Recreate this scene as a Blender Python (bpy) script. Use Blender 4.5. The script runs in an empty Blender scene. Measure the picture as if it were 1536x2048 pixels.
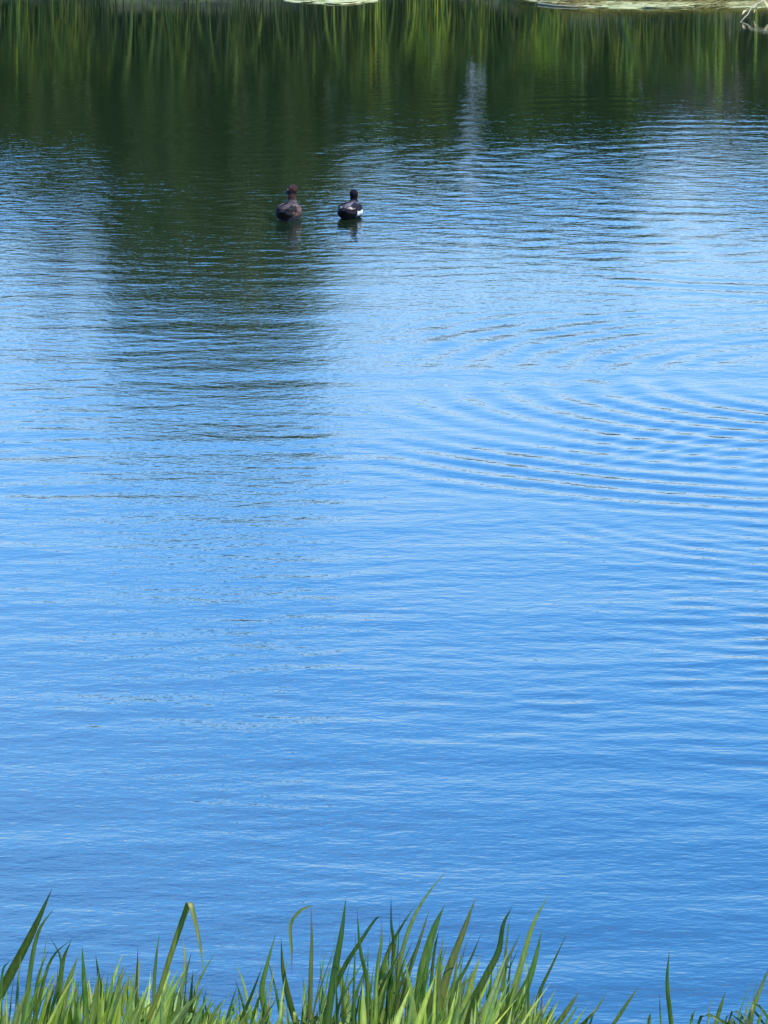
import bpy, bmesh, math, random
import numpy as np
from mathutils import Vector, Matrix
R = math.radians
random.seed(7); rng = np.random.default_rng(7)
scene = bpy.context.scene
C = scene.collection

# ------------------------------------------------------------------ camera
CAM_Z, PITCH, FPX = 4.9, 10.3, 10000.0          # metres above the water, degrees down, focal length in photo pixels
cam_d = bpy.data.cameras.new('camera'); cam = bpy.data.objects.new('camera', cam_d); C.objects.link(cam)
cam.location = (0, 0, CAM_Z); cam.rotation_euler = (R(90 - PITCH), 0, 0)
cam_d.sensor_fit = 'HORIZONTAL'; cam_d.sensor_width = 36.0; cam_d.lens = 36.0 * FPX / 1536.0
cam_d.clip_start = 0.1; cam_d.clip_end = 3000
scene.camera = cam

# ------------------------------------------------------------------ sky, sun, exposure
SUN_EL, SUN_AZ = 50.0, 128.0                     # azimuth clockwise from +Y
world = bpy.data.worlds.new('World'); scene.world = world; world.use_nodes = True
wn = world.node_tree.nodes; wl = world.node_tree.links; wn.clear()
wout = wn.new('ShaderNodeOutputWorld'); bg = wn.new('ShaderNodeBackground')
sky = wn.new('ShaderNodeTexSky'); sky.sky_type = 'NISHITA'; sky.sun_disc = False
sky.sun_elevation = R(SUN_EL); sky.sun_rotation = R(SUN_AZ)
sky.air_density = 1.9; sky.dust_density = 0.25; sky.ozone_density = 3.0
tint = wn.new('ShaderNodeMix'); tint.data_type = 'RGBA'; tint.blend_type = 'MULTIPLY'
tint.inputs[0].default_value = 1.0; tint.inputs[7].default_value = (0.205, 0.635, 1.40, 1)
wl.new(sky.outputs[0], tint.inputs[6])
# thin fair-weather cloud wisps, laid out by sky direction
tc = wn.new('ShaderNodeTexCoord'); mp = wn.new('ShaderNodeMapping'); mp.inputs['Scale'].default_value = (3.0, 3.0, 9.0)
mp.inputs['Location'].default_value = (0.35, 0.0, 0.4)
nz = wn.new('ShaderNodeTexNoise'); nz.inputs['Scale'].default_value = 1.6; nz.inputs['Detail'].default_value = 5; nz.inputs['Roughness'].default_value = 0.5
rp = wn.new('ShaderNodeMapRange'); rp.inputs[1].default_value = 0.50; rp.inputs[2].default_value = 0.80; rp.inputs[4].default_value = 0.45
cl = wn.new('ShaderNodeMix'); cl.data_type = 'RGBA'; cl.inputs[7].default_value = (3.4, 4.6, 6.2, 1)
wl.new(tc.outputs['Generated'], mp.inputs[0]); wl.new(mp.outputs[0], nz.inputs['Vector']); wl.new(nz.outputs[0], rp.inputs[0])
wl.new(rp.outputs[0], cl.inputs[0]); wl.new(tint.outputs[2], cl.inputs[6])
# pale air low in the sky, the same all round the horizon
sx = wn.new('ShaderNodeSeparateXYZ'); hz = wn.new('ShaderNodeMapRange'); hz.interpolation_type = 'SMOOTHSTEP'
for k_, v_ in ((1, 0.085), (2, 0.21), (3, 0.85), (4, 0.0)): hz.inputs[k_].default_value = v_
hm = wn.new('ShaderNodeMix'); hm.data_type = 'RGBA'; hm.inputs[7].default_value = (3.45, 4.4, 5.7, 1)
wl.new(tc.outputs['Generated'], sx.inputs[0]); wl.new(sx.outputs[2], hz.inputs[0]); wl.new(hz.outputs[0], hm.inputs[0])
wl.new(cl.outputs[2], hm.inputs[6]); wl.new(hm.outputs[2], bg.inputs[0]); bg.inputs[1].default_value = 0.15; wl.new(bg.outputs[0], wout.inputs[0])
sun_d = bpy.data.lights.new('sun', 'SUN'); sun_d.energy = 3.0; sun_d.angle = R(0.53); sun_d.color = (1.0, 0.95, 0.86)
sun = bpy.data.objects.new('sun', sun_d); C.objects.link(sun)
sdir = Vector((math.cos(R(SUN_EL)) * math.sin(R(SUN_AZ)), math.cos(R(SUN_EL)) * math.cos(R(SUN_AZ)), math.sin(R(SUN_EL))))
sun.rotation_euler = sdir.to_track_quat('Z', 'Y').to_euler()
scene.view_settings.view_transform = 'Standard'; scene.view_settings.look = 'None'
scene.view_settings.gamma = 1.0; scene.view_settings.use_curve_mapping = False
scene.view_settings.exposure = 1.1
scene.cycles.max_bounces = 6

# ------------------------------------------------------------------ helpers
def at(px, py, Y):
    """world point at forward distance Y seen at photo pixel (px, py)"""
    a = R(PITCH); u = (px - 768) / FPX; v = (1024 - py) / FPX
    d = Vector((u, math.cos(a) + v * math.sin(a), -math.sin(a) + v * math.cos(a)))
    return Vector((0, 0, CAM_Z)) + d * (Y / d.y)

def onwater(px, py):
    a = R(PITCH); u = (px - 768) / FPX; v = (1024 - py) / FPX
    d = Vector((u, math.cos(a) + v * math.sin(a), -math.sin(a) + v * math.cos(a)))
    return Vector((0, 0, CAM_Z)) + d * (CAM_Z / -d.z)

def mesh_obj(name, verts, faces, mat=None, parent=None, smooth=False, colors=None):
    me = bpy.data.meshes.new(name); me.from_pydata([tuple(v) for v in verts], [], [tuple(f) for f in faces])
    if colors is not None:
        ca = me.color_attributes.new('tone', 'FLOAT_COLOR', 'POINT')
        ca.data.foreach_set('color', np.asarray(colors, dtype=np.float32).reshape(-1))
    if smooth: me.polygons.foreach_set('use_smooth', [True] * len(me.polygons))
    if mat: me.materials.append(mat)
    me.update()
    o = bpy.data.objects.new(name, me); C.objects.link(o)
    if parent: o.parent = parent
    return o

def empty(name, loc):
    o = bpy.data.objects.new(name, None); C.objects.link(o); o.location = loc; o.empty_display_size = 0.1
    return o

def tag(o, label, cat=None, group=None, kind=None):
    if label: o['label'] = label
    if cat: o['category'] = cat
    if group: o['group'] = group
    if kind: o['kind'] = kind
    return o

def rehome(o, root):
    """child keeps its world coordinates written in its mesh, root sits at the base"""
    o.parent = root; o.matrix_parent_inverse = Matrix.Translation(-root.location)

def nodes(name):
    m = bpy.data.materials.new(name); m.use_nodes = True
    n = m.node_tree.nodes; l = m.node_tree.links
    return m, n, l, n['Principled BSDF']

def leafmat(name, a, b, c=None, rough=0.5, trans=0.35, scale=6.0, attr=True, spec=0.4):
    m, n, l, p = nodes(name)
    nt = n.new('ShaderNodeTexNoise'); nt.inputs['Scale'].default_value = scale; nt.inputs['Detail'].default_value = 4
    tcn = n.new('ShaderNodeTexCoord'); l.new(tcn.outputs['Object'], nt.inputs['Vector'])
    rmp = n.new('ShaderNodeValToRGB'); e = rmp.color_ramp.elements
    e[0].position = 0.32; e[0].color = (*a, 1); e[1].position = 0.68; e[1].color = (*b, 1)
    if c: x = e.new(0.8); x.color = (*c, 1)
    l.new(nt.outputs[0], rmp.inputs[0]); col = rmp.outputs[0]
    if attr:
        at_ = n.new('ShaderNodeAttribute'); at_.attribute_name = 'tone'
        mx = n.new('ShaderNodeMix'); mx.data_type = 'RGBA'; mx.blend_type = 'MULTIPLY'; mx.inputs[0].default_value = 1
        l.new(col, mx.inputs[6]); l.new(at_.outputs['Color'], mx.inputs[7]); col = mx.outputs[2]
    l.new(col, p.inputs['Base Color']); p.inputs['Roughness'].default_value = rough
    p.inputs['Specular IOR Level'].default_value = spec
    if trans:
        tr = n.new('ShaderNodeBsdfTranslucent'); ms = n.new('ShaderNodeMixShader'); ms.inputs[0].default_value = trans
        g = n.new('ShaderNodeMix'); g.data_type = 'RGBA'; g.blend_type = 'MULTIPLY'; g.inputs[0].default_value = 1
        g.inputs[7].default_value = (1.5, 1.5, 0.55, 1); l.new(col, g.inputs[6]); l.new(g.outputs[2], tr.inputs[0])
        l.new(p.outputs[0], ms.inputs[1]); l.new(tr.outputs[0], ms.inputs[2]); l.new(ms.outputs[0], n['Material Output'].inputs[0])
    return m

def vnoise(x, y, s, seed=0):
    """smooth value noise 0..1 on numpy arrays"""
    r = np.random.default_rng(seed); T = r.random((64, 64))
    X = np.asarray(x) / s + 17.3; Y = np.asarray(y) / s + 9.1
    xi = np.floor(X).astype(int); yi = np.floor(Y).astype(int); fx = X - xi; fy = Y - yi
    fx = fx * fx * (3 - 2 * fx); fy = fy * fy * (3 - 2 * fy)
    g = lambda i, j: T[i % 64, j % 64]
    return (g(xi, yi) * (1 - fx) + g(xi + 1, yi) * fx) * (1 - fy) + (g(xi, yi + 1) * (1 - fx) + g(xi + 1, yi + 1) * fx) * fy

# ------------------------------------------------------------------ terrain
def shore(x):                                     # far waterline
    return 63.9 + 0.35 * np.sin(np.asarray(x) * 1.1 + 1) - 1.5 / (1 + np.exp(-(np.asarray(x) - 1.9) * 5)) + 0.25 * (vnoise(x, 0 * np.asarray(x), 0.8, 3) - .5)

def ground_z(x, y):
    x = np.asarray(x, float); y = np.asarray(y, float)
    near = np.interp(y, [-400, -60, 3, 6, 8, 10, 12, 14.5, 16.5], [6.5, 3.6, 3.3, 2.62, 2.1, 1.5, 0.9, -0.02, -0.9])
    d = y - shore(np.clip(x, -40, 40))
    far = np.interp(d, [-4, -0.6, 0, 0.5, 2.0, 5, 12, 60, 900], [-1.2, -0.25, 0.0, 0.16, 0.45, 0.8, 1.0, 1.6, 9])
    z = np.maximum(np.maximum(near, far), -1.4)
    side = np.interp(np.abs(x), [0, 58, 64, 80, 900], [-1.4, -1.4, 0.5, 1.2, 5])
    z = np.maximum(z, side)
    return z + 0.06 * (vnoise(x, y, 0.7, 5) - .5) * (z > -0.3)

xs = np.unique(np.concatenate([np.linspace(-1500, -80, 14), np.linspace(-80, -8, 30), np.linspace(-8, 8, 90), np.linspace(8, 80, 30), np.linspace(80, 1500, 14)]))
ys = np.unique(np.concatenate([np.linspace(-400, -5, 12), np.linspace(-5, 18, 80), np.linspace(18, 60, 20), np.linspace(60, 70, 60), np.linspace(70, 1500, 30)]))
X, Y = np.meshgrid(xs, ys); Z = ground_z(X, Y)
def grid_faces(nx, ny):
    i = np.arange(ny - 1)[:, None] * nx + np.arange(nx - 1)[None, :]
    return np.stack([i, i + 1, i + 1 + nx, i + nx], -1).reshape(-1, 4)
def grid_obj(name, X, Y, Z, mat):
    ny, nx = X.shape; me = bpy.data.meshes.new(name); n = nx * ny; F = grid_faces(nx, ny)
    me.vertices.add(n); me.vertices.foreach_set('co', np.stack([X, Y, Z], -1).reshape(-1).astype(np.float32))
    me.loops.add(F.size); me.loops.foreach_set('vertex_index', F.reshape(-1).astype(np.int32))
    me.polygons.add(len(F)); me.polygons.foreach_set('loop_start', (np.arange(len(F)) * 4).astype(np.int32))
    me.polygons.foreach_set('use_smooth', np.ones(len(F), bool)); me.update(calc_edges=True); me.validate()
    me.materials.append(mat); o = bpy.data.objects.new(name, me); C.objects.link(o); return o
m_soil, n, l, p = nodes('bank soil')
nt = n.new('ShaderNodeTexNoise'); nt.inputs['Scale'].default_value = 3.5; nt.inputs['Detail'].default_value = 8
tcn = n.new('ShaderNodeTexCoord'); l.new(tcn.outputs['Object'], nt.inputs['Vector'])
rmp = n.new('ShaderNodeValToRGB'); e = rmp.color_ramp.elements
e[0].position = .35; e[0].color = (0.035, 0.028, 0.016, 1); e[1].position = .65; e[1].color = (0.06, 0.085, 0.025, 1)
l.new(nt.outputs[0], rmp.inputs[0]); l.new(rmp.outputs[0], p.inputs['Base Color']); p.inputs['Roughness'].default_value = .95
bm_ = n.new('ShaderNodeBump'); bm_.inputs['Distance'].default_value = .05; l.new(nt.outputs[0], bm_.inputs['Height']); l.new(bm_.outputs[0], p.inputs['Normal'])
tag(grid_obj('ground', X, Y, Z, m_soil), 'dark earth banks and bed around the pond', kind='structure')

# ------------------------------------------------------------------ water
ysw = [14.0]
while ysw[-1] < 66: ysw.append(ysw[-1] + float(np.interp(ysw[-1], [14, 22, 40, 66], [0.022, 0.030, 0.055, 0.11])))
xsw = np.concatenate([-np.geomspace(70, 6.3, 16), np.arange(-6.2, 6.21, 0.045), np.geomspace(6.3, 70, 16)])
X, Y = np.meshgrid(xsw, np.array(ysw))
PY = 1024 - FPX * np.tan(R(PITCH) - np.arctan(CAM_Z / Y))      # rough photo row of each distance (for judging ripple zones)
def bell(v, c, w): return np.exp(-((v - c) / w) ** 2)
def trains(lmin, lmax, n, spread, slope, seed, dir0=90.0):
    """a band of wave trains: crests mostly across the view, total rms slope given"""
    r = np.random.default_rng(seed); H = np.zeros_like(X)
    for _ in range(n):
        lam = math.exp(r.uniform(math.log(lmin), math.log(lmax))); th = R(dir0 + r.normal(0, spread)); k = 2 * math.pi / lam
        ph = r.uniform(0, 6.283)
        H += (slope * math.sqrt(2.0 / n) / k) * np.sin(k * (math.cos(th) * X + math.sin(th) * Y) + ph)
    return H
calm = 1 / (1 + np.exp((Y - 46.5) / 2.6))                       # sheltered water under the far bank
gust = vnoise(X * 0.5, Y * 0.35, 1.3, 11); gust2 = vnoise(X, Y * .4, .9, 12)
H = trains(0.5, 1.6, 30, 20, 0.0070, 1) * (0.07 + 0.13 * calm + 0.80 / (1 + np.exp((Y - 36.5) / 1.2))) * (0.5 + gust)
H += trains(0.18, 0.45, 44, 28, 0.0115, 2) * (0.08 + 0.37 * calm + 0.55 / (1 + np.exp((Y - 36.5) / 1.2))) * np.clip(gust2 * 1.5 - .05, .15, 1.4)
H += trains(0.22, 0.50, 50, 42, 0.013, 3) * bell(Y, 41.5, 5.5) * np.clip(gust2*1.7,.25,1.5) 
H += trains(0.18, 0.34, 30, 14, 0.022, 4, 84) * bell(X, 2.0, 1.5) * bell(Y, 24.0, 3.6) * np.clip(gust2 * 1.6, .2, 1.4)   # choppier patch on the right
H += trains(0.28, 0.6, 24, 10, 0.010, 6) * bell(X, -1.6, 1.3) * bell(Y, 24.0, 4.5) * np.clip(gust2 * 1.6 - .1, .1, 1.3)
zone = bell(Y, 29.5, 3.2) * np.clip((X + .4) / .8, 0, 1); H *= 1 - .72 * zone
def rings(cx, cy, lam, amp, r0, r1, sharp=1.0, sx=1.0):
    d = np.hypot((X - cx) * sx, Y - cy) + 0.05 * (vnoise(X, Y, .5, 21) - .5)
    env = np.clip((d - r0) / .5, 0, 1) * np.clip((r1 - d) / .8, 0, 1)
    return amp * lam / 6.283 * np.sin(6.283 * d / lam) * env
H += rings(3.5, 31.8, 0.31, 0.068, 1.1, 5.6) * np.clip(vnoise(X, Y, .9, 31) * 1.4, .45, 1.1) * np.clip((35.5 - Y) / 3.5, 0, 1) * np.clip((X + .25) / .7, 0, 1)
H += rings(3.0, 27.5, 0.21, 0.036, 0.8, 3.2) * np.clip(vnoise(X, Y, .6, 32) * 1.8 - .2, 0, 1.3)
H += rings(4.2, 41.5, 0.42, 0.024, 4.8, 6.8) * np.clip((X - 1.0) / .8, 0, 1) * (Y < 40)
for dx_, dy_ in ((-.77, 40.9), (-.27, 41.0)): H += rings(dx_, dy_, 0.20, 0.06, 0.12, 1.3)
H += rings(-0.5, 41.3, 0.42, 0.013, 0.7, 5.5) * np.clip(vnoise(X, Y, 1.0, 33) * 1.8 - .2, .05, 1.2)
H += rings(-0.9, 41.0, 0.30, 0.016, 0.3, 3.2) * np.clip(vnoise(X, Y, .7, 34) * 1.7 - .2, .05, 1.2)
H += rings(3.2, 44.0, 0.5, 0.016, 1.0, 7) * np.clip(vnoise(X, Y, 1.2, 35) * 1.8 - .2, .0, 1.2)
# no face of a low swell is steeper than about two degrees
H *= 1 - .48 * np.clip((.5 - X) / .6, 0, 1) * bell(Y, 39.5, 6.5)
sl = np.abs(np.gradient(H, axis=0) / np.gradient(Y, axis=0)); lim = np.clip(sl / (0.023 + .019 * np.clip((X + .3) / .8, 0, 1)), 1, None)
kk = np.ones(9) / 9
lim = np.apply_along_axis(lambda v: np.convolve(np.pad(v, 4, 'edge'), kk, 'valid'), 0, lim); H /= np.where(Y < 38, lim, 1)
edge = np.clip((6.2 - np.abs(X)) / .8, 0, 1)
H *= edge
m_water, n, l, p = nodes('pond water')
p.inputs['Base Color'].default_value = (0.010, 0.020, 0.007, 1); p.inputs['Roughness'].default_value = 0.02
p.inputs['IOR'].default_value = 1.75
tcn = n.new('ShaderNodeTexCoord')
def wnoise(scale, sx, det, rough=0.55):
    mpn = n.new('ShaderNodeMapping'); mpn.inputs['Scale'].default_value = (sx, 1, 1)
    t = n.new('ShaderNodeTexNoise'); t.inputs['Scale'].default_value = scale; t.inputs['Detail'].default_value = det; t.inputs['Roughness'].default_value = rough
    l.new(tcn.outputs['Object'], mpn.inputs[0]); l.new(mpn.outputs[0], t.inputs['Vector']); return t
t1 = wnoise(9.0, 0.8, 3); t2 = wnoise(30.0, 0.6, 2)
amp = n.new('ShaderNodeAttribute'); amp.attribute_name = 'ripple'
t0 = wnoise(7.5, 0.8, 3); chop = n.new('ShaderNodeAttribute'); chop.attribute_name = 'chop'
b0 = n.new('ShaderNodeBump'); b0.inputs['Distance'].default_value = 0.010; l.new(t0.outputs[0], b0.inputs['Height']); l.new(chop.outputs['Fac'], b0.inputs['Strength'])
b1 = n.new('ShaderNodeBump'); l.new(b0.outputs[0], b1.inputs['Normal']); b1.inputs['Distance'].default_value = 0.0042; l.new(t1.outputs[0], b1.inputs['Height'])
b2 = n.new('ShaderNodeBump'); b2.inputs['Distance'].default_value = 0.0011; l.new(t2.outputs[0], b2.inputs['Height'])
l.new(amp.outputs['Fac'], b1.inputs['Strength']); l.new(amp.outputs['Fac'], b2.inputs['Strength'])
l.new(b1.outputs[0], b2.inputs['Normal']); l.new(b2.outputs[0], p.inputs['Normal'])
water = grid_obj('water', X, Y, H, m_water); tag(water, 'rippled blue pond water mirroring sky and bank', kind='structure')
rip = 0.16 + 0.84 * (1 / (1 + np.exp((Y - 48) / 2.0))) * (0.95 - 0.70 * bell(Y, 43, 8)) * (0.6 + .6 * gust) * (1 - .45 * zone)
ra = water.data.attributes.new('ripple', 'FLOAT', 'POINT'); ra.data.foreach_set('value', np.clip(rip, 0, 1).reshape(-1).astype(np.float32))
chp = .75 * bell(Y, 41.5, 4.6) * (.3 + gust2) * (1 - .35 * bell(X, -1.5, 1.5) * (Y < 45)) + .10 + .20 * bell(Y, 48.5, 4) + .25 * bell(X, 2, 2) * bell(Y, 24, 4)
ca_ = water.data.attributes.new('chop', 'FLOAT', 'POINT'); ca_.data.foreach_set('value', (np.clip(chp, 0, 1) * edge).reshape(-1).astype(np.float32))

# ------------------------------------------------------------------ leaves, reeds, shrubs, trees
m_bush = leafmat('bush leaves', (0.024, 0.046, 0.006), (0.062, 0.092, 0.012), trans=.25, scale=2.5)
m_tree = leafmat('tree leaves', (0.105, 0.14, 0.065), (0.175, 0.205, 0.10), trans=.25, scale=1.2)
m_russet = leafmat('russet twigs', (0.10, 0.075, 0.06), (0.16, 0.12, 0.10), trans=.1, scale=2)
m_reed = leafmat('reed blades', (0.055, 0.088, 0.010), (0.135, 0.180, 0.020), (0.18, 0.16, 0.06), trans=.3, scale=2.0)
m_dry = leafmat('dry reed straw', (0.30, 0.27, 0.09), (0.56, 0.50, 0.22), trans=.15, scale=9)
m_bark, n, l, p = nodes('bark')
nt = n.new('ShaderNodeTexNoise'); nt.inputs['Scale'].default_value = 14; nt.inputs['Detail'].default_value = 6
rmp = n.new('ShaderNodeValToRGB'); rmp.color_ramp.elements[0].color = (.05, .04, .03, 1); rmp.color_ramp.elements[1].color = (.17, .15, .12, 1)
l.new(nt.outputs[0], rmp.inputs[0]); l.new(rmp.outputs[0], p.inputs['Base Color']); p.inputs['Roughness'].default_value = .9

def tube(V, F, pts, radii, k=6):
    b0 = len(V); pts = [Vector(q) for q in pts]
    for i, q in enumerate(pts):
        d = (pts[min(i + 1, len(pts) - 1)] - pts[max(i - 1, 0)]).normalized()
        s = d.cross(Vector((0, 1, 0.1))).normalized(); t = d.cross(s)
        for j in range(k):
            a = 6.2832 * j / k; V.append(q + (s * math.cos(a) + t * math.sin(a)) * radii[i])
    for i in range(len(pts) - 1):
        for j in range(k):
            F.append((b0 + i * k + j, b0 + i * k + (j + 1) % k, b0 + (i + 1) * k + (j + 1) % k, b0 + (i + 1) * k + j))
    F.append(tuple(b0 + (len(pts) - 1) * k + j for j in range(k)))

def leaves(name, pts, size, mat, seed=0, droop=0.3, tone=(.6, 1.5)):
    """a mesh of small bent leaves at the given points"""
    r = np.random.default_rng(seed); n_ = len(pts); P = np.asarray(pts)
    d = r.normal(size=(n_, 3)); d[:, 2] = d[:, 2] * .7 - droop; d /= np.linalg.norm(d, axis=1)[:, None]
    s = np.cross(d, r.normal(size=(n_, 3))); s /= np.linalg.norm(s, axis=1)[:, None] + 1e-9
    L = size * r.uniform(.6, 1.4, (n_, 1)); W = L * .32
    V = np.stack([P, P + d * L * .5 + s * W, P + d * L, P + d * L * .5 - s * W], 1).reshape(-1, 3)
    F = np.arange(n_ * 4).reshape(-1, 4)
    t = np.repeat(r.uniform(tone[0], tone[1], n_), 4); Cc = np.stack([t * r.uniform(.9, 1.1), t, t * .9, np.ones_like(t)], -1)
    return mesh_obj(name, V, F.tolist(), mat, colors=Cc)

def clumpy(cx, cy, z0, z1, rx, ry, n_clumps, per, crad, seed, shape=lambda t: 1.0):
    """points in leaf clumps spread through a crown's volume"""
    r = np.random.default_rng(seed); out = []; cents = []
    for _ in range(n_clumps):
        t = r.uniform(0, 1); w = shape(t); a = r.uniform(0, 6.283); q = math.sqrt(r.uniform(0.05, 1))
        c = np.array([cx + math.cos(a) * rx * w * q, cy + math.sin(a) * ry * w * q, z0 + (z1 - z0) * t]); cents.append(c)
        out.append(c + r.normal(0, crad * r.uniform(.6, 1.2), (int(per * r.uniform(.6, 1.4)), 3)) * (1, 1, .8))
    return np.concatenate(out), cents

def far_h(py, d): return CAM_Z and d * math.tan(R(PITCH) - math.atan((1024 - py) / FPX)) - CAM_Z

# narrow chinks where the sky shows between the bushes: bearing (photo column), rows, half width
GAPS = [(415, 160, 235, 18), (655, 165, 262, 9), (642, 250, 320, 6), (930, 285, 350, 9), (1282, 175, 225, 11), (1347, 195, 262, 11), (332, 140, 200, 8), (700, 290, 420, 12)]
def chink(P):
    P = np.asarray(P); keep = np.ones(len(P), bool); d = P[:, 1]
    c = 768 + P[:, 0] / d * FPX / 1.015; row = 1024 - np.tan(R(PITCH) - np.arctan((P[:, 2] + CAM_Z) / d)) * FPX
    for gx, r0, r1, w in GAPS: keep &= ~((np.abs(c - gx - 5 * np.sin(row / 17.0)) < w * (1 + .5 * np.sin(row / 5.0))) & (row > r0) & (row < r1))
    return P[keep]

def bush(px, py, half_px, d, seed, label, mat=None, dens=1.0):
    x = (px - 768) / FPX * (d + 1); top = far_h(py + 95, d); rx = 1.15 * half_px / FPX * d; g = float(ground_z(x, d))
    root = empty('bush', (x, d, g)); tag(root, label, 'bush', 'bushes along the far bank')
    hgt = top - g - .12
    P, cs = clumpy(x, d, g + .15, top - .1, rx, .8, int(110 * dens * rx * hgt) + 14, 70, .16, seed, lambda t: (1.05 - .4 * t ** 3))
    f = leaves('foliage', chink(P), .125, mat or m_bush, seed); rehome(f, root)
    V, F = [], []
    for c in cs[::4]: tube(V, F, [(x + (c[0] - x) * .15, d + (c[1] - d) * .15, g - .1), ((x + c[0]) / 2, (d + c[1]) / 2, (g + c[2]) / 2 + .1), c], [.03, .018, .006], 4)
    s = mesh_obj('stem', V, F, m_bark); rehome(s, root)
    return root
bl = 'dense dark green leafy bush rising behind the reeds on the far bank'
bushes = [(-150, 370, 110, 66.2), (15, 375, 90, 65.6), (130, 395, 80, 66), (235, 400, 70, 66.4), (330, 375, 65, 65.7), (440, 400, 75, 66.2), (545, 385, 60, 65.8),
          (600, 400, 38, 66.3), (735, 300, 52, 65.6), (825, 335, 55, 66), (880, 345, 30, 66.3), (1014, 335, 52, 65.8), (1100, 320, 60, 66.1),
          (1200, 330, 55, 65.9), (1285, 255, 60, 65.7), (1390, 240, 70, 65.8), (1500, 262, 70, 66.1), (1640, 270, 100, 66)]
for i, (a, b, c, d) in enumerate(bushes): bush(a, b, c, d, 100 + i, bl)
b_ = bush(1392, 165, 62, 64.7, 171, 'low russet brown bush reflected near the right end of the bank', mat=m_russet, dens=.8)
del b_['group']
# continuation of the hedge either side, outside the view
for i, x in enumerate(list(np.arange(-14, -7.2, 1.6)) + list(np.arange(7.2, 14, 1.6))):
    bush(768 + x / 67 * FPX, 310 + 40 * math.sin(i * 2.1), 130, 66, 140 + i, bl, dens=.6)

def tree(name, label, px, d, base_w, top_px, lobes, mat, seed, leaf=.13, n_per=90, cr=.2):
    x = (px - 768) / FPX * (d + 1); g = float(ground_z(x, d)); root = empty(name, (x, d, g)); tag(root, label, 'tree')
    V, F = [], []; P = []
    topz = far_h(top_px, d)
    tr = [(x, d, g - .2), (x + .05, d, g + topz * .25), (x - .06, d, g + topz * .55), (x, d, topz - .5)]
    tube(V, F, tr, [.17, .13, .08, .03], 8)
    for j, (lx, z0, z1, rx, nc) in enumerate(lobes):
        cx = x + lx
        pp, cs = clumpy(cx, d, z0, z1, rx, rx * .8, nc, n_per, cr, seed + j, lambda t: (.75 + .83 * t if t < .3 else .8 + .2 * math.cos((t - .3) * 2.2)) * (1 if t < .8 else 1 - (t - .8) * 1.4))
        P.append(pp)
        for c in cs[::3]:
            zz = max(g + .8, c[2] - rx * .9); sx = x + (cx - x) * .3
            tube(V, F, [(x, d, min(zz, topz - .6)), ((sx + c[0]) / 2, (d + c[1]) / 2, (zz + c[2]) / 2), c], [.04, .02, .007], 4)
    t = mesh_obj('trunk', V, F, m_bark, smooth=True); rehome(t, root)
    f = leaves('crown', chink(np.concatenate(P)), leaf, mat, seed); rehome(f, root)
    return root
tree('broadleaf_tree', 'tall grey green tree mirrored as a dark column left of the two ducks', 430, 68.5, 2.7, 815,
     [(-0.74, 0.9, 5.3, .66, 230), (.40, 0.9, 5.5, .80, 290), (.95, 1.1, 4.9, .46, 120), (.05, 2.2, 5.6, .8, 110), (-.2, 1.0, 4.2, .4, 30)], m_tree, 300, leaf=.17)
tree('bare_tree', 'slender sparse brownish tree mirrored faintly near the left edge', 130, 69, 1, 700,
     [(0, 1.3, 5.0, .55, 24)], m_russet, 320, leaf=.10, n_per=40, cr=.22)
tree('young_tree', 'thin sparse green tree right of the big tree on far bank', 690, 69.5, 1, 620,
     [(0, 1.3, 4.4, .38, 20)], m_tree, 340, leaf=.10, n_per=40, cr=.18)

def smooth_path(P, n_=14):
    P = [Vector(p_) for p_ in P]; Q = [P[0] * 2 - P[1]] + P + [P[-1] * 2 - P[-2]]; out = []
    m = len(P) - 1
    for i in range(n_ + 1):
        f = i / n_ * m; k = min(int(f), m - 1); t = f - k; a, b, c, d = Q[k:k + 4]
        out.append(.5 * ((2 * b) + (c - a) * t + (2 * a - 5 * b + 4 * c - d) * t * t + (3 * b - a - 3 * c + d) * t ** 3))
    return out

def ribbon(V, F, Cc, pts, width, yaw=0.0, fold=.25, tone=(1, 1, 1), base=.55, peak=.4, tint_end=None):
    """a folded leaf blade along pts; V-shaped cross-section"""
    b0 = len(V); n_ = len(pts); side0 = Vector((math.cos(yaw), math.sin(yaw), 0))
    for i, q in enumerate(pts):
        t = i / (n_ - 1); d = (pts[min(i + 1, n_ - 1)] - pts[max(i - 1, 0)]).normalized()
        s = side0 - d * side0.dot(d)
        s = s.normalized() if s.length > 1e-4 else Vector((0, 0, 1)); nn = d.cross(s)
        w = (base + (1 - base) * math.sin(min(t / peak, 1) * 1.5708)) if t < peak else max(0.0, 1 - ((t - peak) / (1 - peak)) ** 1.7)
        w = max(w, .03) * width / 2
        V += [q - s * w + nn * w * fold, q.copy(), q + s * w + nn * w * fold]
        k = [tone[j] * ((1 - t) + t * tint_end[j]) if tint_end else tone[j] for j in range(3)]
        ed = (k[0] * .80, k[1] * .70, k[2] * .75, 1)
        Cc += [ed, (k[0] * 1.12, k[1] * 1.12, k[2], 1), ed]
    for i in range(n_ - 1):
        a = b0 + i * 3; F += [(a, a + 1, a + 4, a + 3), (a + 1, a + 2, a + 5, a + 4)]

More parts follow.
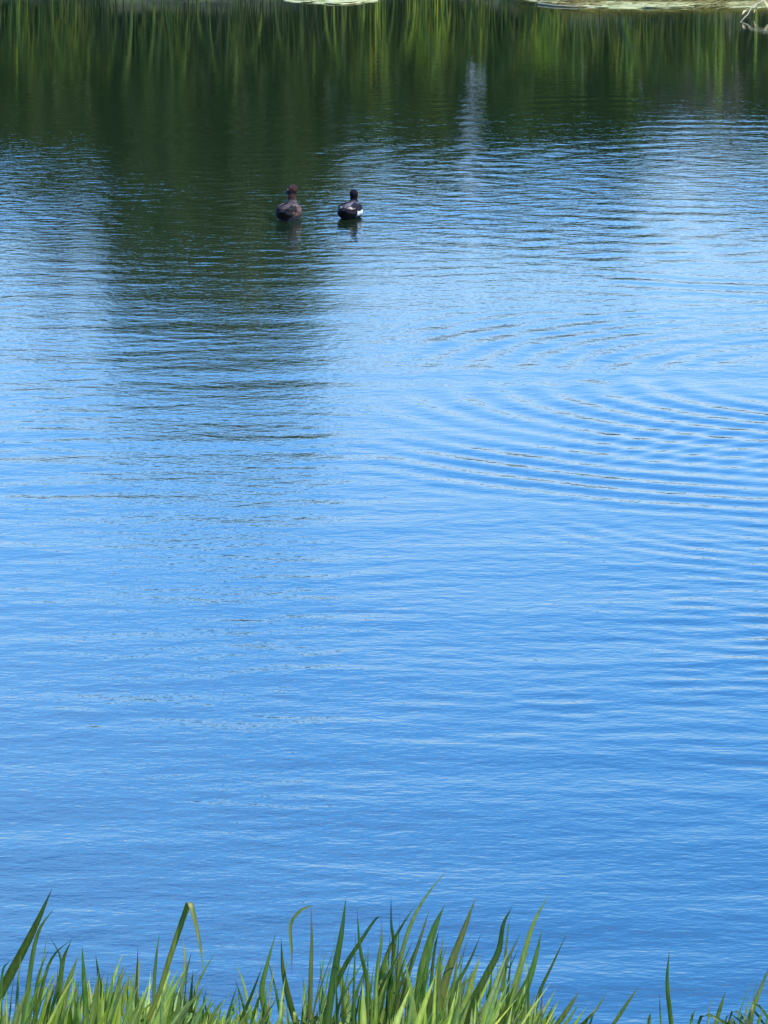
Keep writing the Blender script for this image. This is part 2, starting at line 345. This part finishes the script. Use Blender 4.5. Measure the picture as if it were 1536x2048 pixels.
# reeds along the far waterline: far too many to count
V, F, Cc = [], [], []
for i in range(7000):
    x = random.uniform(-7.5, 7.5); sy = float(shore(x))
    dens = .12 + 1.1 * float(vnoise(x, 0, .30, 41)) ** 1.6; right = x > 1.9
    if random.random() > dens: continue
    y = sy + random.uniform(.0, 1.7) + (.12 if right else 0); g = float(ground_z(x, y))
    h = random.uniform(.5, 1.15) + .75 * float(vnoise(x, 0, .35, 43)) * random.random() 
    if right: h *= .8
    dx = random.gauss(0, .12) * h; dy = -abs(random.gauss(.12, .2)) * h
    pts = [Vector((x + dx * t ** 2, y + dy * t ** 2, g - .05 + h * (t - (.18 * t ** 4)))) for t in (0, .25, .5, .75, .9, 1)]
    v = random.uniform(.5, 1.3) * (.3 + 1.9 * float(vnoise(x, 0, .26, 44)) ** 2); yw = random.random() < .12
    ribbon(V, F, Cc, pts, random.uniform(.012, .03), random.uniform(-1, 1), tone=(v * (1.5 if yw else 1), v, v * .9))
for i in range(70):                                 # longer arching strands
    x = random.uniform(-7, 7); y = float(shore(x)) + random.uniform(0, .5); g = float(ground_z(x, y)); h = random.uniform(1.0, 1.75)
    dx = random.gauss(0, .30); pts = [Vector((x + dx * t ** 2, y - .35 * t * t, g - .05 + h * (1.25 * t - .45 * t ** 3))) for t in (0, .2, .4, .6, .8, 1)]
    v = random.uniform(.7, 1.7); ribbon(V, F, Cc, pts, random.uniform(.025, .06), random.uniform(-.8, .8), tone=(v, v, v * .9))
tag(mesh_obj('reeds', V, F, m_reed, colors=Cc), 'green reeds crowding the waterline of the far bank', 'reeds', kind='stuff')

# flattened dry straw at the right of the far waterline
V, F, Cc = [], [], []
for i in range(1500):
    x = random.uniform(1.75, 6.5); y = float(shore(x)) + random.gauss(.05, .30) + (.35 if x < 2.3 else 0); 
    L = random.uniform(.15, .6); a = random.gauss(0, .45); z = max(.0, float(ground_z(x, y))) + random.uniform(.0, .03)
    d = Vector((math.cos(a), math.sin(a) * .6, random.gauss(0, .05)))
    pts = [Vector((x, y, z)) + d * L * t + Vector((0, 0, .04 * math.sin(t * 3.1))) for t in (-.5, -.15, .2, .5)]
    v = random.uniform(.6, 1.25); ribbon(V, F, Cc, pts, random.uniform(.012, .035), random.uniform(1.2, 1.9), tone=(v, v, v * .95))
tag(mesh_obj('dry_straw', V, F, m_dry, colors=Cc), 'pale flattened straw littering the far waterline at the right', 'straw', kind='stuff')

# ------------------------------------------------------------------ floating weed at the far waterline
m_stone, n, l, p = nodes('floating weed')
nt = n.new('ShaderNodeTexNoise'); nt.inputs['Scale'].default_value = 7; nt.inputs['Detail'].default_value = 9; nt.inputs['Roughness'].default_value = .65
rmp = n.new('ShaderNodeValToRGB'); e = rmp.color_ramp.elements; e[0].position = .36; e[0].color = (.20, .22, .05, 1); e[1].position = .56; e[1].color = (.46, .44, .20, 1)
l.new(nt.outputs[0], rmp.inputs[0]); l.new(rmp.outputs[0], p.inputs['Base Color']); p.inputs['Roughness'].default_value = .9
b_ = n.new('ShaderNodeBump'); b_.inputs['Distance'].default_value = .03; l.new(nt.outputs[0], b_.inputs['Height']); l.new(b_.outputs[0], p.inputs['Normal'])
def stone(name, c, r, seed, label):
    bm = bmesh.new(); bmesh.ops.create_icosphere(bm, subdivisions=5, radius=1); rr = random.Random(seed)
    from mathutils import noise
    for v in bm.verts:
        k = 1 + .22 * noise.noise(v.co * 1.7 + Vector((seed, 0, 0))) + .14 * noise.noise(v.co * 5)
        v.co = Vector((v.co.x * r[0] * k, v.co.y * r[1] * k, max(v.co.z, -.6) * r[2] * k))
    me = bpy.data.meshes.new(name); bm.to_mesh(me); bm.free(); me.polygons.foreach_set('use_smooth', [True] * len(me.polygons)); me.materials.append(m_stone)
    o = bpy.data.objects.new(name, me); C.objects.link(o); o.location = c; tag(o, label, 'weed mat'); return o
w = onwater(668, 8)
stone('weed_mat', (w.x, w.y + .95, -.005), (.62, .95, .05), 4, 'yellow green floating weed mat at the far waterline above the two ducks')
for px_, py_, rx_, ry_, sd_, lb_ in ((1170, 6, .75, .5, 9, 'thin yellow green weed mat left in the strip of floating straw'), (1310, 17, 1.0, .75, 12, 'widest pale yellow weed mat under straw at the top right'), (1500, 15, .62, .7, 15, 'pale weed mat behind the bleached dead stem at the right corner')):
    w = onwater(px_, py_); stone('weed_mat', (w.x, w.y + ry_, -.005), (rx_, ry_, .045), sd_, lb_)['group'] = 'weed mats along the far waterline'

def twig(name, label, cat, pts, rad, mat, extra=()):
    V, F = [], []; tube(V, F, pts, [rad * (1 - .7 * i / (len(pts) - 1)) for i in range(len(pts))], 6)
    o = mesh_obj(name, V, F, mat, smooth=True); tag(o, label, cat)
    for e_ in extra:
        V, F = [], []; tube(V, F, e_, [rad * .6, rad * .45, rad * .2], 5); mesh_obj('side_twig', V, F, mat, parent=o, smooth=True)
    return o
g_ = [(1.5, 1.5, 1.5, 1)] * 5000
m_twig, n, l, p = nodes('bleached stem'); p.inputs['Base Color'].default_value = (.55, .48, .30, 1); p.inputs['Roughness'].default_value = .8
nt = n.new('ShaderNodeTexNoise'); nt.inputs['Scale'].default_value = 25; rmp = n.new('ShaderNodeValToRGB')
rmp.color_ramp.elements[0].color = (.20, .16, .08, 1); rmp.color_ramp.elements[1].color = (.42, .36, .22, 1); l.new(nt.outputs[0], rmp.inputs[0]); l.new(rmp.outputs[0], p.inputs['Base Color'])
ds = twig('dead_stem', 'bleached dead stem leaning into the water at the top right corner', 'dead stem',
     smooth_path([at(1562, -30, 61.2), at(1532, -4, 60.7), at(1518, 6, 60.4), at(1503, 15, 60.15), at(1496, 28, 59.95), at(1487, 37, 59.75), at(1480, 46, 59.5)], 18), .013, m_twig)
for P in ([at(1522, 3, 60.5), at(1512, 12, 60.5), at(1508, 26, 60.3)], [at(1528, -1, 60.6), at(1536, 14, 60.4), at(1541, 24, 60.2)], [at(1499, 20, 60.1), at(1490, 22, 60.0), at(1484, 30, 59.9)]):
    V, F, Cc = [], [], []; ribbon(V, F, Cc, smooth_path(P, 8), .035, .4, .3, (1.1, 1.05, 1.0)); mesh_obj('dry_leaf', V, F, m_dry, parent=ds, colors=Cc)
tw = [onwater(1076, 9), onwater(1110, 13), onwater(1150, 15), onwater(1195, 14)]
twig('floating_stick', 'thin pale stick lying flat on the water left of the straw', 'stick', [q + Vector((0, 0, .012)) for q in tw], .013, m_twig)

# ------------------------------------------------------------------ ducks
m_feather, n, l, p = nodes('feathers')
a_ = n.new('ShaderNodeAttribute'); a_.attribute_name = 'tone'; tcn = n.new('ShaderNodeTexCoord')
mpn = n.new('ShaderNodeMapping'); mpn.inputs['Scale'].default_value = (1.6, .6, 1.2); l.new(tcn.outputs['Object'], mpn.inputs[0])
nt = n.new('ShaderNodeTexNoise'); nt.inputs['Scale'].default_value = 45; nt.inputs['Detail'].default_value = 5; l.new(mpn.outputs[0], nt.inputs['Vector'])
mr = n.new('ShaderNodeMapRange'); mr.inputs[1].default_value = .3; mr.inputs[2].default_value = .7; mr.inputs[3].default_value = .35; mr.inputs[4].default_value = 1.7; l.new(nt.outputs[0], mr.inputs[0])
mx = n.new('ShaderNodeMix'); mx.data_type = 'RGBA'; mx.blend_type = 'MULTIPLY'; mx.inputs[0].default_value = 1
l.new(a_.outputs['Color'], mx.inputs[6]); l.new(mr.outputs[0], mx.inputs[7]); l.new(mx.outputs[2], p.inputs['Base Color'])
p.inputs['Roughness'].default_value = .8; p.inputs['Specular IOR Level'].default_value = .12; b_ = n.new('ShaderNodeBump'); b_.inputs['Distance'].default_value = .004; l.new(nt.outputs[0], b_.inputs['Height']); l.new(b_.outputs[0], p.inputs['Normal'])
m_bill, n, l, p = nodes('bill horn'); p.inputs['Base Color'].default_value = (.06, .065, .07, 1); p.inputs['Roughness'].default_value = .4
m_eye, n, l, p = nodes('duck eye'); p.inputs['Base Color'].default_value = (.35, .25, .03, 1); p.inputs['Roughness'].default_value = .1

def loft(V, F, secs, k=20):
    """secs: (centre, half width, half height, axis tilt) rings closed at both ends"""
    b0 = len(V)
    for c, w_, h_, d in secs:
        d = Vector(d).normalized(); s = Vector((1, 0, 0)); s = (s - d * s.dot(d)).normalized(); u = s.cross(d)
        for j in range(k):
            a = 6.2832 * j / k; V.append(Vector(c) + s * math.cos(a) * w_ * (1 - .38 * max(0.0, -math.sin(a)) * (abs(d.y) > .5)) + u * math.sin(a) * h_)
    for i in range(len(secs) - 1):
        for j in range(k): F.append((b0 + i * k + j, b0 + i * k + (j + 1) % k, b0 + (i + 1) * k + (j + 1) % k, b0 + (i + 1) * k + j))
    F.append(tuple(b0 + j for j in reversed(range(k)))); F.append(tuple(b0 + (len(secs) - 1) * k + j for j in range(k)))

def duck(name, loc, yaw, neck, headturn, colour, label, size=1.0):
    """local frame: swims towards +Y, up is +Z, waterline z=0"""
    hx = math.sin(headturn); hy = math.cos(headturn); Hc = Vector((0.0, .115, neck))
    V, F = [], []
    loft(V, F, [((0, -.215, .055), .006, .004, (0, 1, 0)), ((0, -.19, .052), .035, .012, (0, 1, 0)), ((0, -.15, .04), .062, .030, (0, 1, 0)), ((0, -.09, .03), .088, .056, (0, 1, 0)),
                ((0, -.02, .028), .100, .072, (0, 1, 0)), ((0, .05, .028), .098, .075, (0, 1, 0)), ((0, .11, .026), .082, .066, (0, 1, 0)), ((0, .155, .026), .055, .048, (0, 1, 0)), ((0, .18, .026), .02, .02, (0, 1, 0))])
    loft(V, F, [((0, .09, .03), .055, .05, (0, .1, 1)), ((0, .115, .085), .050, .048, (0, .2, 1)), ((0, .118, neck * .62), .037, .038, (0, 0, 1)), ((0, .115, neck * .82), .031, .034, (0, 0, 1)), (Hc, .02, .02, (0, 0, 1))])
    # head: ellipsoid with brow and cheek, turned by headturn
    d = Vector((hx, hy, -.05)).normalized(); s = Vector((hy, -hx, 0)); u = s.cross(d)
    b0 = len(V); nu, nv = 16, 10
    for i in range(nv + 1):
        th = math.pi * i / nv
        for j in range(nu):
            a = 6.2832 * j / nu; f = -math.cos(th); r_ = math.sin(th)
            V.append(Hc + d * f * .052 + s * math.cos(a) * r_ * .037 + u * (math.sin(a) * r_ * .040 + .008 * (1 - f)))
    for i in range(nv):
        for j in range(nu): F.append((b0 + i * nu + j, b0 + i * nu + (j + 1) % nu, b0 + (i + 1) * nu + (j + 1) % nu, b0 + (i + 1) * nu + j))
    tmp = mesh_obj('tmp', V, F); rm = tmp.modifiers.new('r', 'REMESH'); rm.mode = 'VOXEL'; rm.voxel_size = .006
    sm = tmp.modifiers.new('s', 'SMOOTH'); sm.iterations = 8; sm.factor = .5
    dg = bpy.context.evaluated_depsgraph_get(); me = bpy.data.meshes.new_from_object(tmp.evaluated_get(dg)); bpy.data.objects.remove(tmp)
    me.name = 'body'; me.materials.clear(); me.materials.append(m_feather); me.polygons.foreach_set('use_smooth', [True] * len(me.polygons))
    ca = me.color_attributes.new('tone', 'FLOAT_COLOR', 'POINT')
    for i, v in enumerate(me.vertices): ca.data[i].color = (*colour('body', v.co, neck), 1)
    root = empty(name, loc); root.rotation_euler = (0, 0, yaw); root.scale = (size, size, size * 1.10); tag(root, label, 'duck', None)
    body = bpy.data.objects.new('body', me); C.objects.link(body); body.parent = root
    def part(nm, V, F, mat, key=None, parent=root):
        o = mesh_obj(nm, V, F, mat, parent=parent, smooth=True, colors=[(*colour(key, Vector(v), neck), 1) for v in V] if key else None); return o
    # folded wings: shallow shells lying on the sides of the back
    for sg in (-1, 1):
        V, F = [], []
        nU, nW = 14, 8
        for layer in (0, 1):
            for i in range(nU):
                t = i / (nU - 1); yy = .10 - .28 * t
                cw = float(np.interp(t, [0, .15, .5, .8, 1], [.02, .06, .065, .04, .006]))
                bw = float(np.interp(yy, [-.215, -.19, -.15, -.09, -.02, .05, .11], [.006, .035, .062, .088, .1, .098, .082]))
                bh = float(np.interp(yy, [-.215, -.15, -.09, -.02, .05, .11], [.01, .03, .056, .072, .075, .066]))
                for j in range(nW):
                    q = j / (nW - 1); ang = (1.25 - q * (cw / .065) * 1.0) - .1 * t
                    off = (.010 if layer == 0 else .001) * math.sin(max(.05, q * .9 + .1) * 3.1) + .002
                    cx = sg * math.cos(ang) * (bw + off); cz = .03 + .012 * t + math.sin(ang) * (bh + off)
                    if t > .7: cz += (t - .7) * .05; cx *= 1 - (t - .7) * .3
                    V.append(Vector((cx, yy, cz)))
        m_ = nU * nW
        for i in range(nU - 1):
            for j in range(nW - 1):
                a = i * nW + j; F.append((a, a + 1, a + nW + 1, a + nW)); F.append((m_ + a + nW, m_ + a + nW + 1, m_ + a + 1, m_ + a))
        for i in range(nU - 1):
            for j in (0, nW - 1): a = i * nW + j; F.append((a, a + nW, m_ + a + nW, m_ + a))
        part('wing', V, F, m_feather, 'wing')
    # tail fan
    V, F = [], []
    for j in range(7):
        a = (j - 3) * .19; b0 = len(V); o_ = Vector((math.sin(a) * .02, -.185, .052)); dd = Vector((math.sin(a), -math.cos(a), .25)); sd = Vector((math.cos(a), math.sin(a), 0))
        zz = Vector((0, 0, .0012 * (j % 2)))
        for t, w_ in ((0, .008), (.5, .010), (.85, .008), (1, .002)):
            for dz in (0, .002): V += [o_ + dd * .065 * t - sd * w_ + zz + Vector((0, 0, dz)), o_ + dd * .065 * t + sd * w_ + zz + Vector((0, 0, dz))]
        for i in range(3):
            q = b0 + i * 4; F += [(q, q + 1, q + 5, q + 4), (q + 2, q + 6, q + 7, q + 3), (q, q + 4, q + 6, q + 2), (q + 1, q + 3, q + 7, q + 5)]
    part('tail', V, F, m_feather, 'tail')
    # bill: flattened wedge widening at the tip
    V, F = [], []; k = 8; bs = Hc + d * .038 - u * .006
    for t, w_, h_ in ((0, .011, .012), (.35, .010, .008), (.75, .012, .005), (1, .008, .003)):
        for j in range(k): a = 6.2832 * j / k; V.append(bs + d * .048 * t - u * .008 * t + s * math.cos(a) * w_ + u * math.sin(a) * h_)
    for i in range(3):
        for j in range(k): F.append((i * k + j, i * k + (j + 1) % k, (i + 1) * k + (j + 1) % k, (i + 1) * k + j))
    F.append(tuple(3 * k + j for j in range(k))); part('bill', V, F, m_bill)
    for sg in (-1, 1):
        bm = bmesh.new(); bmesh.ops.create_icosphere(bm, subdivisions=2, radius=.0045); c = Hc + d * .018 + s * sg * .0335 + u * .012
        V = [v.co + c for v in bm.verts]; F = [[v.index for v in f.verts] for f in bm.faces]; bm.free(); part('eye', V, F, m_eye)
    return root

def col_hen(key, c, neck):
    c = c + Vector((random.gauss(0, .004), random.gauss(0, .008), random.gauss(0, .005)))
    if key == 'tail': return (.010, .008, .007)
    if key == 'wing':
        if abs(c.x) > .075 and c.y > -.05: return (.12, .065, .042)
        if -.02 < c.y < .01: return (.12, .092, .075)
        return (.055, .040, .033) if c.y > -.06 else (.014, .011, .009)
    if c.z > .125: return (.045, .020, .014)
    if c.y < -.12: return (.010, .009, .008)
    if c.z > .075: return (.075, .052, .042)
    return (.070, .038, .026) if c.z > .02 else (.10, .08, .07)
def col_drake(key, c, neck):
    c = c + Vector((random.gauss(0, .004), random.gauss(0, .007), random.gauss(0, .005)))
    if key == 'tail': return (.006, .006, .006)
    if key == 'wing':
        if -.165 < c.y < -.125 and abs(c.x) > .012: return (.26, .20, .15)
        if c.y > .0 and abs(c.x) < .07: return (.10, .086, .080)
        return (.012, .010, .010)
    if c.z > .112: return (.004, .004, .006)
    if c.y < -.14: return (.008, .007, .008)
    if c.z > .080 and c.y < .09: return (.12, .10, .094)
    if abs(c.x) > .068 and .015 < c.z < .090 and -.07 < c.y < .09: return (.50, .50, .47)
    return (.010, .009, .009)
wl_ = onwater(577, 440); duck('brown_duck', (wl_.x, wl_.y, .016), R(-14), .188, R(-70), col_hen, 'brown duck with reddish head turned left, swimming on the left of the pair', 1.0)
wr_ = onwater(700, 436); duck('black_and_white_duck', (wr_.x, wr_.y, .012), R(-16), .150, R(-6), col_drake, 'black headed duck with white flank, swimming away on the right', .97)

# ------------------------------------------------------------------ near bank grass
m_blade = leafmat('grass blades', (0.105, 0.165, 0.025), (0.195, 0.265, 0.045), (0.27, 0.28, 0.08), trans=.3, scale=1, rough=.5)
n = m_blade.node_tree.nodes; l = m_blade.node_tree.links; pb = n['Principled BSDF']
tcn = n.new('ShaderNodeTexCoord'); mpn = n.new('ShaderNodeMapping'); mpn.inputs['Scale'].default_value = (160, 160, 9)
l.new(tcn.outputs['Object'], mpn.inputs[0]); l.new(mpn.outputs[0], n['Noise Texture'].inputs['Vector'])
# each blade: points from tip to frame bottom (photo pixels), greatest width in pixels, tone
CL = {
 'tall grass tuft with one broad dark blade leaning right at the left edge': (10, 9.9, [
    ([(104, 1778), (62, 1872), (0, 1992)], 27, .55), ([(108, 1816), (72, 1880), (45, 2048)], 13, .7), ([(20, 1918), (2, 1975)], 8, .9), ([(147, 1875), (100, 1925), (66, 2048)], 10, .7)]),
 'grass tuft of short upright blades right of the broad dark leaf': (150, 10.0, [
    ([(99, 1872), (122, 1930), (98, 2048)], 9, .8), ([(143, 1880), (126, 1925), (118, 2010)], 14, .9), ([(164, 1890), (168, 1960), (172, 2048)], 15, .9), ([(157, 1910), (135, 1975), (120, 2048)], 22, .9), ([(97, 1900), (75, 1960), (70, 2048)], 10, .7)]),
 'grass tuft of dark pointed blades between the left and folded blades': (225, 10.1, [
    ([(191, 1908), (200, 1970), (215, 2048)], 14, .5), ([(247, 1932), (235, 1975), (222, 2048)], 18, .75), ([(262, 1942), (250, 1985), (236, 2048)], 14, .8), ([(276, 1892), (274, 1950), (270, 2048)], 7, .6), ([(218, 1942), (212, 1985), (206, 2048)], 8, 1.0), ([(208, 1990), (225, 2010), (240, 2048)], 9, 1.4)]),
 'grass tuft with one tall blade folded over into a peak': (345, 9.8, [
    ([(406, 1942), (401, 1895), (390, 1842), (380, 1806), (372, 1822), (345, 1900), (318, 1990)], 15, .9), ([(319, 1866), (312, 1920), (308, 1990)], 9, .8), ([(366, 1875), (370, 1935), (352, 2048)], 12, .6),
    ([(432, 1902), (400, 1958), (380, 2010)], 9, .6), ([(356, 1938), (335, 1985), (312, 2048)], 16, .9), ([(383, 1905), (362, 1980), (338, 2048)], 16, .7), ([(386, 1940), (382, 1990), (380, 2048)], 10, .6), ([(411, 1968), (385, 2010), (350, 2048)], 15, .9), ([(405, 1985), (412, 2020), (416, 2048)], 6, .4)]),
 'grass tuft whose thin blades cross in an X': (510, 10.0, [
    ([(472, 1925), (488, 1972), (505, 2048)], 9, .9), ([(553, 1862), (533, 1935), (524, 1985), (535, 2048)], 15, .8), ([(526, 1930), (503, 1990), (480, 2048)], 9, .8), ([(540, 1962), (528, 2000), (520, 2048)], 6, .7)]),
 'grass tuft with a bare upright blade and a bent hanging leaf': (605, 10.1, [
    ([(562, 1874), (566, 1940), (578, 2000), (592, 2048)], 16, .75), ([(622, 1806), (624, 1880), (622, 1950), (620, 2048)], 12, .5), ([(583, 1952), (583, 1900), (581, 1850), (600, 1822), (621, 1812)], 8, 1.0), ([(640, 1968), (640, 2010), (642, 2048)], 8, .7), ([(612, 1990), (612, 2048)], 7, .8)]),
 'dense grass tuft with broad pale blade beside crossing dark one': (690, 9.7, [
    ([(692, 1796), (683, 1865), (668, 1950), (655, 2048)], 19, .8), ([(714, 1815), (720, 1900), (735, 1975), (728, 2048)], 14, 1.1), ([(762, 1832), (748, 1842), (715, 1892), (688, 1935), (662, 1995), (645, 2048)], 12, .5), ([(668, 1950), (655, 2000), (640, 2048)], 16, .9), ([(672, 1900), (688, 1990), (700, 2048)], 24, 1.0), ([(735, 1925), (712, 1990), (700, 2048)], 11, .8)]),
 'grass tuft topped by needle thin blade beside the longest leaning leaf': (775, 9.9, [
    ([(762, 1834), (763, 1880), (755, 1940), (748, 2048)], 11, .6), ([(782, 1790), (783, 1850), (788, 1905), (770, 2048)], 10, .35), ([(832, 1808), (795, 1868), (765, 1940), (750, 2048)], 14, .7), ([(895, 1738), (842, 1808), (808, 1890), (775, 2048)], 11, .8), ([(775, 1920), (765, 1985), (758, 2048)], 22, 1.3), ([(800, 1965), (790, 2048)], 14, 1.2)]),
 'thick grass tuft with a wide bright green blade in the middle': (850, 9.8, [
    ([(859, 1818), (840, 1880), (806, 1985), (790, 2048)], 13, .5), ([(888, 1812), (867, 1862), (843, 1950), (830, 2048)], 26, 1.15), ([(878, 1860), (868, 1910), (855, 2048)], 9, .6), ([(890, 1872), (875, 1930), (862, 2048)], 9, .6), ([(838, 1955), (868, 1935), (880, 1925)], 5, 1.9), ([(825, 1880), (800, 1950), (790, 2048)], 8, .8), ([(850, 1960), (850, 2048)], 20, 1.1)]),
 'grass tuft with a long broad dark blade leaning right of centre': (900, 10.0, [
    ([(952, 1794), (926, 1865), (893, 1955), (872, 2048)], 22, .7), ([(963, 1866), (938, 1925), (905, 1985), (880, 2048)], 10, .7), ([(921, 1904), (922, 1975), (932, 2048)], 9, .45), ([(976, 1914), (945, 1911), (918, 1914), (903, 1920)], 3.5, .4), ([(905, 1965), (895, 2048)], 20, 1.0), ([(880, 1985), (870, 2048)], 14, .7)]),
 'grass tuft with two nearly parallel upright blades and one bent': (980, 10.1, [
    ([(1024, 1814), (1006, 1850), (996, 1905), (965, 1965), (932, 2048)], 17, .9), ([(1020, 1828), (1012, 1900), (1006, 1980), (1002, 2048)], 10, .55), ([(985, 1930), (978, 1990), (968, 2048)], 12, .9), ([(993, 1980), (985, 2048)], 8, .6), ([(1040, 1890), (1020, 1935), (1010, 1960)], 5, .8)]),
 'grass tuft of long blades leaning right, tallest with a pale tip': (1030, 9.9, [
    ([(1098, 1788), (1066, 1850), (1044, 1925), (1012, 2030)], 16, .85), ([(1084, 1860), (1064, 1945), (1026, 2048)], 22, .8), ([(1060, 1945), (1035, 1995), (1015, 2048)], 14, 1.2), ([(1050, 1955), (1040, 2000), (1020, 2048)], 8, 1.5), ([(1058, 1920), (1055, 2048)], 8, .8)]),
 'single thin dark blade leaning right beside the centre tufts': (1070, 10.2, [([(1134, 1866), (1105, 1930), (1080, 1985), (1066, 2048)], 10, .5)]),
 'short stout grass blade leaning right near the bottom edge': (1110, 10.0, [([(1158, 1984), (1140, 2012), (1115, 2048)], 14, .7), ([(1180, 2030), (1172, 2048)], 5, .8)]),
 'short thin grass blade with side sprout near bottom edge': (1165, 10.2, [([(1214, 1982), (1195, 2015), (1165, 2048)], 8, .5), ([(1190, 2020), (1180, 2048)], 6, .7)]),
 'lone slanting grass blade standing in open water view': (1230, 10.1, [([(1278, 1972), (1256, 2005), (1228, 2048)], 11, .65)]),
 'tall upright solitary grass blade right of centre': (1342, 10.0, [([(1339, 1898), (1334, 1965), (1342, 2048)], 12, .85), ([(1319, 1985), (1322, 2048)], 5, 1.0)]),
 'small grass blade with pale tip near the right': (1432, 10.1, [([(1451, 1982), (1442, 2012), (1432, 2048)], 11, .9), ([(1391, 2018), (1382, 2048)], 7, 1.0)]),
 'grass blade cut by the right edge of the picture': (1495, 10.0, [([(1542, 1925), (1518, 1985), (1494, 2048)], 13, .85), ([(1526, 2012), (1518, 2048)], 6, 1.0), ([(1483, 2025), (1480, 2048)], 6, 1.0)]),
}
for label, (rx, Y0, blades) in CL.items():
    base = at(rx, 2048, Y0); gz = float(ground_z(base.x, Y0 + .05)); root = empty('grass_tuft', (base.x, Y0, gz)); tag(root, label, 'grass tuft', 'tall grass tufts on the near bank')
    main = [b for b in blades if b[0][-1][1] >= 2040]; extra = []
    for P, wpx, tn in main:
        for _ in range(5 if len(blades) > 2 else (1 if random.random() < .4 else 0)):
            k = random.uniform(.35, .8); ln = 2048 - P[0][1]; bx = P[-1][0] + random.uniform(-28, 28); lx = (P[0][0] - P[-1][0]) * k * random.uniform(.2, 1.2) + random.gauss(4, 7)
            extra.append(([(bx + lx, 2048 - ln * k), (bx + lx * .42, 2048 - ln * k * .5), (bx, 2048)], random.uniform(3, 10), random.uniform(.4, 1.3)))
    for P, wpx, tn in blades + extra:
        Yd = Y0 + random.uniform(-.12, .12); lean = random.uniform(-.10, .12)
        path = [at(q[0] + 0, q[1], Yd + lean * (1 - i / len(P))) for i, q in enumerate(P)]
        hang = P[-1][1] < 1930
        if P[-1][1] >= 1980 or (len(P) > 5):
            q = path[-1]; d = (path[-1] - path[-2]).normalized(); mid = q + Vector((d.x, 0, d.z)) * .15 + Vector(((base.x - q.x) * .3, 0, 0))
            gx = base.x + (q.x - base.x) * .35 + random.uniform(-.02, .02)
            path += [mid, Vector((gx, Yd, float(ground_z(gx, Yd)) - .03))]
        elif not hang:
            q = path[-1]; path += [Vector(((q.x + base.x) / 2, Yd, (q.z + gz) / 2)), Vector((base.x, Yd, gz - .03))]
        path = path[::-1]; pts = smooth_path(path, 22)
        V, F, Cc = [], [], []
        g1 = random.uniform(.9, 1.1); wd = wpx / FPX * Y0 * .82
        tone = (tn * random.uniform(.85, 1.25), tn * g1 * 1.02, tn * .95)
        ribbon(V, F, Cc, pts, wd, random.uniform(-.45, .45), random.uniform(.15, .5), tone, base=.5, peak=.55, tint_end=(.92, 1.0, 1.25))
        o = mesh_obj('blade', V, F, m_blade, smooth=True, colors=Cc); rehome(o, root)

# the uncountable grass of the bank itself
V, F, Cc = [], [], []
def hmax(px):
    return float(np.interp(px, [-400, 0, 60, 130, 200, 280, 330, 380, 440, 480, 560, 620, 680, 740, 800, 880, 940, 1000, 1050, 1100, 1200, 1536, 2000],
                               [1945, 1940, 1925, 1925, 1945, 1975, 1985, 1995, 2095, 2100, 2085, 2060, 1960, 1930, 1905, 1900, 1935, 1965, 2030, 2100, 2110, 2110, 2090]))
for i in range(9300):
    y = random.uniform(8.4, 12.0) if i < 5300 else random.uniform(2.5, 15.0)
    x = random.uniform(-1.3, 1.3) if i < 5300 else random.uniform(-4, 4)
    px = 768 + x / (y * 1.02) * FPX; g = float(ground_z(x, y))
    r_ = random.random(); top = hmax(px) + (140 if px < 1080 else 0) * (float(vnoise(x, 0, .05, 61)) - .45) + (2048 - hmax(px)) * 1.3 * r_ ** 1.1 + abs(random.gauss(0, 12))
    zt = at(px, top, y).z; h = zt - g
    if i >= 5300 or h > .75: h = min(h, random.uniform(.25, .5))
    if h < .08: continue
    dx = random.gauss(.10, .09) * h * 1.3; dy = random.gauss(0, .15) * h
    pts = [Vector((x + dx * t ** 1.8, y + dy * t * t, g - .02 + h * (t - .06 * t ** 4))) for t in (0, .3, .55, .75, .9, 1)]
    v = random.uniform(.45, 1.7); yl = random.random()
    tn = (v * 1.3, v * 1.18, v * .6) if yl < .35 else ((v * 2.4, v * 1.7, v * 1.6) if yl > .96 else (v, v, v))
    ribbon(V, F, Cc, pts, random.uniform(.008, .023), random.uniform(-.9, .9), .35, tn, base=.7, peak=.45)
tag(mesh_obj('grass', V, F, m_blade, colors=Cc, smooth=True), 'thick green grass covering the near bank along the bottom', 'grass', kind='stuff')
